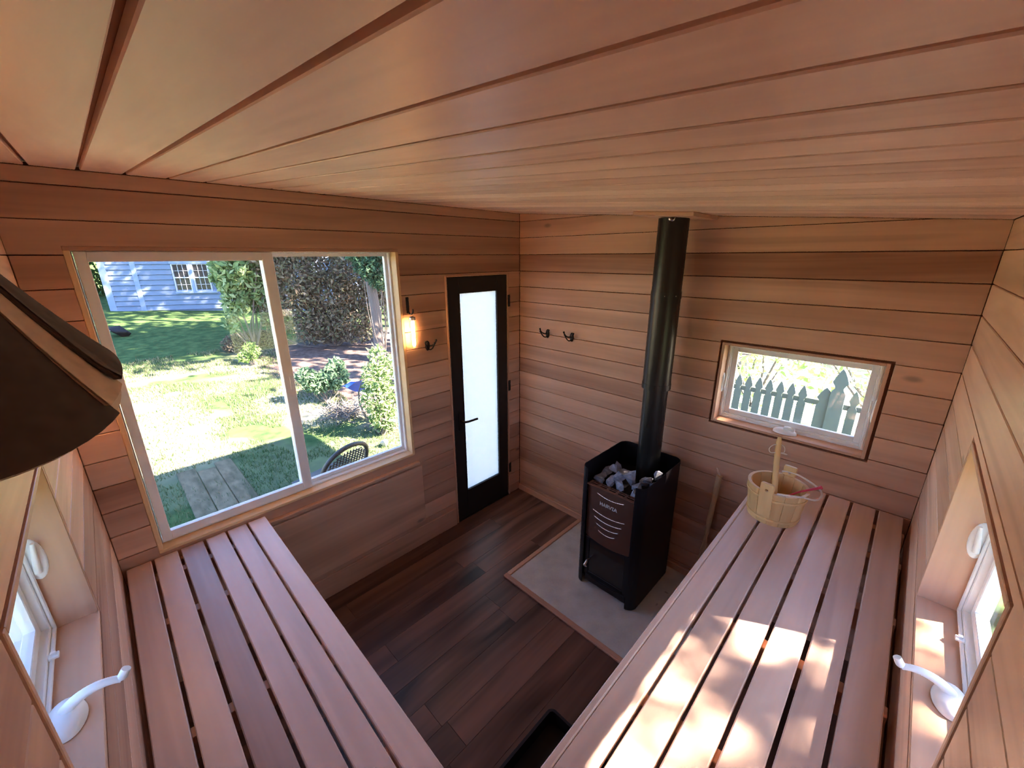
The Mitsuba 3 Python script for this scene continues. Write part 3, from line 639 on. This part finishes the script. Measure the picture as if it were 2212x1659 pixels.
# grass blades on the nearer lawn
def grass(n, x0, x1, y0, y1, hmin, hmax):
    r_ = np.random.default_rng(5)
    x, y = r_.uniform(x0, x1, n), r_.uniform(y0, y1, n); keep = meshkit.noise(np.stack([x * 2.2, y * 2.2, x * 0], -1)) > .30
    keep &= ~((x > 1.66) & (x < 2.19) & (y > -3.35) & (np.random.default_rng(6).random(n) < .8))
    x, y = x[keep], y[keep]; n = len(x); h = r_.uniform(hmin, hmax, n); an = r_.uniform(0, 2 * np.pi, n); ln = r_.normal(0, .022, (n, 2)); w_ = .0035 + .0009 * np.abs(y)
    z = -0.30 + np.maximum(0, -y - 4.0) * 0.068
    A = np.stack([x - w_ * np.cos(an), y - w_ * np.sin(an), z - .015], -1); B = np.stack([x + w_ * np.cos(an), y + w_ * np.sin(an), z - .015], -1); C = np.stack([x + ln[:, 0], y + ln[:, 1], z + h], -1)
    V = np.stack([A, B, C], 1).reshape(-1, 3); F = np.arange(3 * n).reshape(-1, 3)
    dry = r_.random(n) ** 2 * np.where(y > -3.3, .45, 1.0); col = np.array([.06, .13, .05]) * (1 - dry[:, None]) + np.array([.40, .38, .26]) * dry[:, None]
    return V, F, np.repeat(col, 3, 0)
V, F, C = grass(60000, -.3, 4.2, -9.0, -.4, .025, .06)
k = obj('grass', (V, F), 'm_leaf', None, color=C); tag(k, 'short blades of green and dry grass on the lawn', 'grass', kind='stuff')

def leaves(r_, centres, radii, n, size, cols, aspect=.45, droop=0.0, shell=.35, clump=0.0):
    """a crown of small leaves: n diamonds with a folded midrib, spread through ellipsoids"""
    centres, radii = np.atleast_2d(centres), np.atleast_2d(radii)
    vol = np.prod(radii, 1) ** (2 / 3); w_ = r_.choice(len(centres), n, p=vol / vol.sum())
    d = r_.normal(size=(n, 3)); d /= np.linalg.norm(d, axis=1, keepdims=True); rad = (shell + (1 - shell) * r_.random(n)) ** .6
    if clump:
        nc = max(4, int(n * clump)); idx = r_.integers(0, nc, n); d = d[idx]; rad = rad[idx]; w_ = w_[idx]
        P = centres[w_] + d * radii[w_] * rad[:, None] + r_.normal(0, size * 1.1, (n, 3))
    else: P = centres[w_] + d * radii[w_] * rad[:, None]
    ax = r_.normal(size=(n, 3)) + d * .9 + [0, 0, -droop]; ax /= np.linalg.norm(ax, axis=1, keepdims=True)
    up = np.cross(ax, r_.normal(size=(n, 3)) * .8 + np.cross(ax, [0, 0, 1.0])); up /= np.linalg.norm(up, axis=1, keepdims=True) + 1e-9
    L = size * r_.uniform(.6, 1.3, n)[:, None]; nn = np.cross(ax, up)
    b, t = P - ax * L / 2, P + ax * L / 2; l, r = P + up * L * aspect / 2 + nn * L * .08, P - up * L * aspect / 2 + nn * L * .08
    V = np.stack([b, l, t, r], 1).reshape(-1, 3); i4 = np.arange(n)[:, None] * 4
    F = np.vstack([i4 + [0, 1, 2], i4 + [0, 2, 3]])
    cols = np.array(cols); f = r_.random(n); j = np.minimum((f * (len(cols) - 1)).astype(int), len(cols) - 2); g = (f * (len(cols) - 1) - j)[:, None]
    C = cols[j] * (1 - g) + cols[j + 1] * g
    return V, F, np.repeat(C, 4, 0)
def branchy(r_, base, tip_centres, r0_, n=None):
    ms = []
    for c in tip_centres:
        mid = (np.array(base) + c) / 2 + r_.normal(0, .08, 3) * np.linalg.norm(np.array(c) - base); ms.append(tube(spline([base, mid, c], 8), np.linspace(r0_, r0_ * .3, 8), 6))
    return cat(*ms)
GREEN = [(.018, .045, .016), (.045, .105, .032), (.085, .17, .05)]
LIGHT = [(.07, .15, .05), (.18, .31, .10), (.32, .45, .16)]
BROWN = [(.10, .085, .07), (.20, .165, .13), (.17, .20, .125), (.36, .31, .25)]
EVER = [(.03, .07, .045), (.07, .15, .10), (.13, .24, .15)]
PALE = [(.10, .18, .08), (.24, .36, .16), (.42, .52, .30)]
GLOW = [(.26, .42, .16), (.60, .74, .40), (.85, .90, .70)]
def shrub(name, label, catg, base, centres, radii, n, size, cols, seed, group=None, stem=.02, **kw):
    r_ = np.random.default_rng(seed)
    k = thing(name, label, catg, group)
    V, F, C = leaves(r_, centres, radii, n, size, cols, **kw)
    obj('foliage', (V, F), 'm_leaf', k, color=C)
    cs = np.atleast_2d(centres)
    ends = [c + r_.normal(0, .35, 3) * np.atleast_2d(radii)[i % len(cs)] for i in range(len(cs)) for c in (cs[i], cs[i])]
    obj('stem', branchy(r_, np.array(base, float), ends, stem), 'm_bark', k, smooth=40)
    return k
# --- shrubs seen through the sliding window
shrub('shrub', 'tall leafy shrub in front of the blue-grey house', 'shrub', (.0, -8.6, gz(0, -8.6) - .03), [(.15, -8.4, 1.75), (-.30, -8.5, 1.35), (.25, -8.3, 1.15), (.42, -8.3, .72), (-.1, -8.4, 2.3)], [(.48, .5, .5), (.5, .45, .5), (.26, .3, .3), (.16, .18, .20), (.6, .5, .5)], 3600, .19, PALE, 11, stem=.03, shell=.25)
shrub('hedge', 'low brown hedge behind the strip of bare soil', 'hedge', (-.1, -8.8, gz(0, -8.8) - .03), [(.30, -8.7, .18), (-.1, -8.8, .20), (-.45, -8.7, .18)], [(.34, .3, .24), (.36, .3, .26), (.34, .3, .26)], 5200, .07, BROWN, 12)
shrub('hedge', 'tall dense brown conifer hedge beside the lawn', 'hedge', (-1.6, -7.9, gz(0, -7.9) - .03), [(-.9, -7.9, 1.6), (-1.5, -7.8, 1.2), (-2.2, -7.6, 1.6), (-1.2, -7.8, .55), (-2.0, -7.5, .55), (-2.9, -7.3, 1.5), (-1.5, -8.0, 2.4), (-.55, -8.1, 2.2), (-.5, -8.2, .8)], [(.6, .6, .7), (.7, .6, .8), (.7, .6, .8), (.7, .5, .5), (.7, .5, .55), (.7, .6, 1.1), (1.2, .6, .5), (.5, .5, .7), (.4, .4, .5)], 19000, .11, BROWN, 13, stem=.05, shell=.2)
shrub('evergreen', 'dark evergreen tree above the tree trunk', 'tree', (-1.95, -6.1, gz(0, -6.1) - .03), [(-1.75, -5.6, 1.75), (-2.1, -5.5, 1.95), (-1.6, -5.7, 2.3), (-1.45, -5.6, 1.95)], [(.30, .3, .35), (.35, .35, .35), (.6, .4, .35), (.2, .25, .3)], 3600, .11, EVER, 14, stem=.014)
shrub('shrub', 'ferny green shrub beside the brush pile', 'shrub', (.02, -4.5, gz(0, -4.5) - .03), [(.12, -4.5, .10), (-.12, -4.4, .16), (.28, -4.5, .24), (-.22, -4.5, .30)], [(.26, .24, .18), (.24, .24, .22), (.16, .18, .14), (.14, .16, .16)], 2000, .085, [(.05, .11, .07), (.12, .23, .14), (.24, .37, .23)], 15, stem=.012)
shrub('shrub', 'bright sunlit shrub at the right edge of the large window', 'shrub', (.0, -2.65, -.33), [(.02, -2.6, .55), (.06, -2.6, .28), (-.02, -2.6, .02), (-.05, -2.65, .80), (-.25, -2.7, .4), (-.1, -2.7, -.1)], [(.20, .2, .24), (.22, .2, .24), (.20, .2, .22), (.12, .14, .20), (.25, .25, .45), (.22, .2, .2)], 2600, .075, PALE, 16, stem=.014)
shrub('shrub', 'small leafy shrub by the soil strip, left of the mullion', 'shrub', (.36, -7.4, gz(0, -7.4) - .03), [(.36, -7.4, .22), (.50, -7.4, .10)], [(.18, .16, .20), (.13, .12, .12)], 420, .085, LIGHT, 17, stem=.01)
shrub('shrub', 'dark hedge at the far left beyond the house corner', 'shrub', (4.0, -19.0, gz(0, -19) - .03), [(3.2, -19.0, 1.4), (4.4, -19.0, 1.6), (2.2, -19.5, 1.8)], [(.9, .8, 1.1), (1.0, .8, 1.3), (.9, .7, 1.2)], 3200, .22, GREEN, 18, stem=.05)
# trunk
k = obj('tree_trunk', tube(spline([(-1.78, -6.0, gz(0, -6) - .05), (-1.80, -6.0, .7), (-1.78, -6.02, 1.3), (-1.70, -6.1, 2.4), (-1.6, -6.2, 4.0)], 14), np.linspace(.12, .08, 14), 14), 'm_bark', None, smooth=40); tag(k, 'pale grey tree trunk at the right side of the large window', 'tree')
# brush pile, tarp, stone, bag
bp_ = thing('brush_pile', 'heap of dead twigs and chips beside the bright shrub', 'brush pile', kind='stuff')
r_ = np.random.default_rng(21); ms = []
for i in range(170):
    c = np.array([.0 + r_.normal(0, .17), -3.7 + r_.normal(0, .22), -.28 + abs(r_.normal(0, .10))]); d_ = r_.normal(size=3) * [1, 1, .35]; d_ /= np.linalg.norm(d_); L = r_.uniform(.06, .22); ms.append(tube([c - d_ * L, c, c + d_ * L], [.004, .007, .003], 5))
obj('twigs', cat(*ms), 'm_bark', bp_)
tm_, tn_ = np.meshgrid(np.linspace(0, 1, 16), np.linspace(0, 1, 10), indexing='ij')
tv = np.stack([-.08 - .42 * tm_, -3.85 - .25 * tn_ + .1 * tm_, .09 + .08 * np.sin(3 * tm_ + 2 * tn_) + .05 * meshkit.noise(np.stack([tm_ * 5, tn_ * 5, tm_], -1)) - .14 * tn_], -1).reshape(-1, 3)
tf = [[i * 10 + j, (i + 1) * 10 + j, (i + 1) * 10 + j + 1, i * 10 + j + 1] for i in range(15) for j in range(9)]
tmesh = trimesh.Trimesh(tv, np.vstack([np.array(tf)[:, [0, 1, 2]], np.array(tf)[:, [0, 2, 3]]]), process=False); t2 = tmesh.copy(); t2.vertices = np.array(t2.vertices) - [0, 0, .40]; t2.invert()
k = obj('tarp', cat(tmesh), 'm_tarp', None, smooth=True); tag(k, 'crumpled blue tarp over the brush behind the bright shrub', 'tarp')
v, f_ = stone(300, .075, .07, .085); k = obj('garden_stone', (v + [.145, -2.27, -.245], f_), 'm_lightstone', None, smooth=28); tag(k, 'pale round stone on the ground behind the garden chair', 'stone')
v, f_ = stone(301, .36, .22, .17); v = np.array(v); v[:, 0] += 0; k = thing('black_bag', 'black bag lying on the lawn in front of the blue-grey house', 'bag')
obj('bag', (v @ trimesh.transformations.rotation_matrix(-.75, [0, 0, 1])[:3, :3].T + [2.22, -11.72, gz(0, -11.72) + .11], f_), 'm_bag', k, smooth=True)
obj('white_mark', trimesh.creation.icosphere(2, .03).apply_scale((1, .6, .6)).apply_translation((2.33, -11.56, gz(0, -11.7) + .17)), 'm_muntin', k, smooth=True)
# garden chair with a lattice back
ch = thing('garden_chair', 'grey metal garden chair with an open lattice back outside the large window', 'chair')
CT = trimesh.transformations.translation_matrix((1.215, -1.03, -.30)) @ trimesh.transformations.rotation_matrix(math.radians(-166), [0, 0, 1])
def cput(name, m, par=None): m = m.copy(); m.apply_transform(CT); return obj(name, m, 'm_chair', par or ch, smooth=40)
arch = spline([(-.21, .0, .44), (-.225, -.06, .60), (-.21, -.12, .74), (-.12, -.16, .83), (.06, -.165, .845), (.18, -.135, .78), (.225, -.07, .62), (.21, .0, .44)], 40)
cput('back_frame', tube(arch, .019, 10))
cput('back_rail', tube([(-.215, -.005, .50), (.215, -.005, .50)], .010, 8))
for i in range(12):
    x0_ = -.17 + .031 * i; top_ = .80 - 2.2 * x0_ * x0_
    cput('slat', tube([(x0_, -.02, .50), (x0_, -.02 - .16 * (top_ - .5) / .35, top_)], .0062, 6))
for i in range(11):
    zz = .53 + .025 * i; hw = .20 if zz < .70 else .20 - (zz - .70) * .9
    cput('cross_slat', tube([(-hw, -.026 - .16 * (zz - .5) / .35, zz), (hw, -.026 - .16 * (zz - .5) / .35, zz)], .0045, 6))
cput('seat', cbox(-.22, .22, .0, .42, .425, .440, .004))
for sx in (-1, 1):
    cput('leg', tube([(sx * .21, .0, .44), (sx * .22, -.05, .0)], .012, 8)); cput('leg', tube([(sx * .21, .40, .43), (sx * .22, .43, .0)], .012, 8))

# ---------------------------------------------------------------- blue-grey house
hs = thing('house', 'blue-grey clapboard house with two small-paned windows beyond the lawn', 'house')
UH = np.array([-.86, .51]); UH = UH / np.linalg.norm(UH); NH = np.array([-UH[1], UH[0]]) * -1.0; P1 = np.array([2.07, -15.7])
if NH @ (CAM[:2] - P1) < 0: NH = -NH
def hbox(s0, s1, z0, z1, d0, d1, ch=.004):
    m = cbox(s0, s1, d0, d1, z0, z1, ch); v = np.array(m.vertices)
    w3 = np.stack([P1[0] + UH[0] * v[:, 0] + NH[0] * v[:, 1], P1[1] + UH[1] * v[:, 0] + NH[1] * v[:, 1], v[:, 2]], 1)
    m = trimesh.Trimesh(w3, m.faces, process=False)
    if m.volume < 0: m.invert()
    return m
obj('wall', hbox(-.02, 8.0, .1, 3.2, -4.0, -.02, 0), 'm_siding', hs)
zz = .47; i = 0
while zz < 3.1:
    for s0, s1 in ((.12, .78), (.90, 1.83), (2.99, 7.9)) if 1.04 < zz + .07 < 1.95 else ((.12, .78), (.90, 7.9)):
        b0 = hbox(s0, s1, zz, zz + .150, -.03, .0 + .006, .003); v = np.array(b0.vertices); dd = (v[:, :2] - P1) @ NH; lowm = v[:, 2] < zz + .07
        v[lowm & (dd > 0), :2] += NH * .030; obj('siding_board', trimesh.Trimesh(v, b0.faces, process=False), 'm_siding', hs)
    zz += .158
for s0, s1 in ((-.06, .13), (.77, .91)): obj('corner_board', hbox(s0, s1, .42, 3.15, -.05, .035), 'm_housetrim', hs)
obj('roof', hbox(-.4, 8.4, 3.15, 3.35, -4.4, .45), 'm_roof', hs)
obj('window_sill', hbox(1.84, 3.0, .985, 1.035, -.03, .09), 'm_housetrim', hs); obj('head_trim', hbox(1.82, 3.0, 1.90, 1.99, -.03, .05), 'm_housetrim', hs)
for s0 in (1.875, 2.425):
    fr = obj('window', cat(*[hbox(a, b, c, d_, -.03, .03) for a, b, c, d_ in ((s0 - .035, s0, 1.035, 1.90), (s0 + .40, s0 + .435, 1.035, 1.90), (s0, s0 + .40, 1.035, 1.06), (s0, s0 + .40, 1.875, 1.90), (s0, s0 + .40, 1.455, 1.49))]), 'm_muntin', hs)
    obj('pane', hbox(s0, s0 + .40, 1.05, 1.88, -.028, -.012, 0), 'm_dark_glass', fr)
    mm = [hbox(s0 + .40 * t - .006, s0 + .40 * t + .006, 1.05, 1.88, -.015, .012, .001) for t in (1 / 3, 2 / 3)] + [hbox(s0, s0 + .40, q - .006, q + .006, -.015, .012, .001) for q in (1.255, 1.685)]
    for m in mm: obj('muntin', m, 'm_muntin', fr)
obj('mullion', hbox(2.31, 2.39, 1.035, 1.90, -.03, .04), 'm_housetrim', hs)

# ---------------------------------------------------------------- picket fence beyond the small window
fe = thing('picket_fence', 'weathered grey-green picket fence with pointed tops behind the stove wall', 'fence')
def picket(y, w_, top, base, x, th=.018, sc=1.0):
    h = .21 * sc
    pts = [(-w_ / 2, base), (-w_ / 2, top - h)]
    pts += [(-w_ / 2 * (1 - .42 * math.sin(math.pi * t)), top - h + .085 * sc * t) for t in np.linspace(0, 1, 7)]
    pts += [(-w_ / 2 * (1.0 + .06), top - .115 * sc), (-w_ * .36, top - .065 * sc), (-w_ * .16, top - .022 * sc), (0, top)]
    P = pts + [(-a, b) for a, b in pts[-2::-1]]
    pl = Polygon(P).buffer(0)
    m = trimesh.creation.extrude_polygon(pl, th, engine='earcut'); v = np.array(m.vertices)
    return trimesh.Trimesh(np.stack([x + v[:, 2], y + v[:, 0], v[:, 1]], 1), m.faces, process=False)
FX = -3.0
for kk in range(-5, 7): obj('picket', picket(.927 + .1108 * kk, .080, .672 + .003 * (kk % 3), -.32, FX), 'm_fence', fe)
for yy in (2.045, 2.155, 2.265, 2.375, 2.485): obj('picket', picket(yy, .080, .70, -.32, FX), 'm_fence', fe)
obj('rail', cbox(FX - .05, FX - .002, .30, 2.9, .47, .53, .004), 'm_fence', fe); obj('rail', cbox(FX - .05, FX - .002, .30, 2.9, -.10, -.04, .004), 'm_fence', fe)
gt = thing('fence_post', 'broad weathered gate post with a pointed top, taller than the pickets', 'post')
obj('post', picket(1.905, .125, .935, -.32, FX + .03, .09, 1.25), 'm_fence', gt)
obj('board', picket(1.80, .13, .70, -.32, FX + .05, .03), 'm_fence', gt)
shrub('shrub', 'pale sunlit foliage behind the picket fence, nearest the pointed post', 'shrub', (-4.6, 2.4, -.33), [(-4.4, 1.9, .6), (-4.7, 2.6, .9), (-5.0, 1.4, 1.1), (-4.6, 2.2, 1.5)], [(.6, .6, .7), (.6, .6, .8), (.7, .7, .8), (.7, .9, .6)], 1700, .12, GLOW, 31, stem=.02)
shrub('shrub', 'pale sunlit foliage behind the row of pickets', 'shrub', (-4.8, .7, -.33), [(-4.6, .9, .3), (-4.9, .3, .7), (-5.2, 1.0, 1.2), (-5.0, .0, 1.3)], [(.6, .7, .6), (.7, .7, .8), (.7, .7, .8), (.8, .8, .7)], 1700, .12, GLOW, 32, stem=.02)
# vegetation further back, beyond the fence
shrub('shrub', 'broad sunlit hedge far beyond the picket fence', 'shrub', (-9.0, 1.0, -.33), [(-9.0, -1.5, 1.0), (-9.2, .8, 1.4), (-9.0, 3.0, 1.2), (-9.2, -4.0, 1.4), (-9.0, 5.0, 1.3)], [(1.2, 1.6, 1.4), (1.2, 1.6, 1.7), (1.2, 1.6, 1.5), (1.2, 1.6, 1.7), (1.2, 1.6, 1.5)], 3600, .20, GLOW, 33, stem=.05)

# ---------------------------------------------------------------- shade trees
def shade_tree(label, base, centres, radii, n, size, cols, seed, clump=0.0, trunk=.16):
    r_ = np.random.default_rng(seed); k = thing('shade_tree', label, 'tree')
    V, F, C = leaves(r_, centres, radii, n, size, cols, aspect=.7, shell=.0, clump=clump); obj('foliage', (V, F), 'm_leaf', k, color=C)
    cs = np.atleast_2d(centres); obj('trunk', branchy(r_, np.array(base, float), cs, trunk), 'm_bark', k, smooth=40)
S0 = SUN / SUN[2]
def up_sun(p, h): return np.array(p, float) + S0 * h
shade_tree('tree shading the bench window from the sunny side', (-3.4, 8.6, -.35), [up_sun((1.35, 2.15, .9), 4.6), up_sun((1.75, 2.35, .9), 5.0), up_sun((.0, 1.72, 1.2), 4.6), up_sun((.0, 1.68, 1.2), 4.3), up_sun((.0, 1.72, 1.2), 4.9)], [(1.25, 1.25, .9), (1.0, 1.0, .8), (.60, .55, .5), (.60, .55, .5), (.60, .55, .5)], 1900, .12, GREEN, 41, clump=.22)
shade_tree('tree shading the far lawn in front of the house', (-5.2, -3.2, -.33), [up_sun((.9, -11.3, 0), 7.0), up_sun((2.8, -11.6, 0), 7.6), up_sun((-.6, -10.2, 0), 7.2), up_sun((1.9, -9.6, 0), 7.5)], [(2.2, 2.0, 1.2), (2.0, 2.0, 1.3), (1.8, 1.8, 1.2), (1.8, 1.2, 1.0)], 5600, .26, GREEN, 42, clump=.2, trunk=.2)
shade_tree('tree shading the front of the blue-grey house', (-6.4, -8.0, -.1), [up_sun((.9, -14.8, 1.4), 7.2), up_sun((-.8, -13.9, 1.4), 7.4), up_sun((2.6, -14.6, 1.0), 7.8), up_sun((-2.8, -12.6, 1.4), 7.6)], [(1.9, 1.8, 1.3), (1.8, 1.8, 1.3), (1.8, 1.8, 1.3), (2.0, 2.0, 1.3)], 3400, .26, GREEN, 43, clump=.16, trunk=.2)
shade_tree('tree shading the shrubs beside the lawn', (-6.5, -2.0, -.33), [up_sun((-.9, -7.6, .6), 6.5), up_sun((-2.2, -7.0, 1.0), 6.5), up_sun((-.9, -5.4, .4), 6.8), up_sun((-.6, -4.2, 0), 6.4)], [(1.4, 1.6, 1.2), (1.6, 1.6, 1.2), (1.2, 1.2, 1.0), (.9, .8, .8)], 1100, .26, GREEN, 44, clump=.3, trunk=.2)
# ground cover on the window-3 side
shrub('shrub', 'leafy hedge outside the crank window beside the lower bench', 'shrub', (6.2, 1.5, -.33), [(6.2, .2, .3), (6.3, 1.6, .4), (6.2, 3.0, .3)], [(.8, .9, .8), (.8, .9, .9), (.8, .9, .8)], 2400, .14, GREEN, 45, stem=.02)
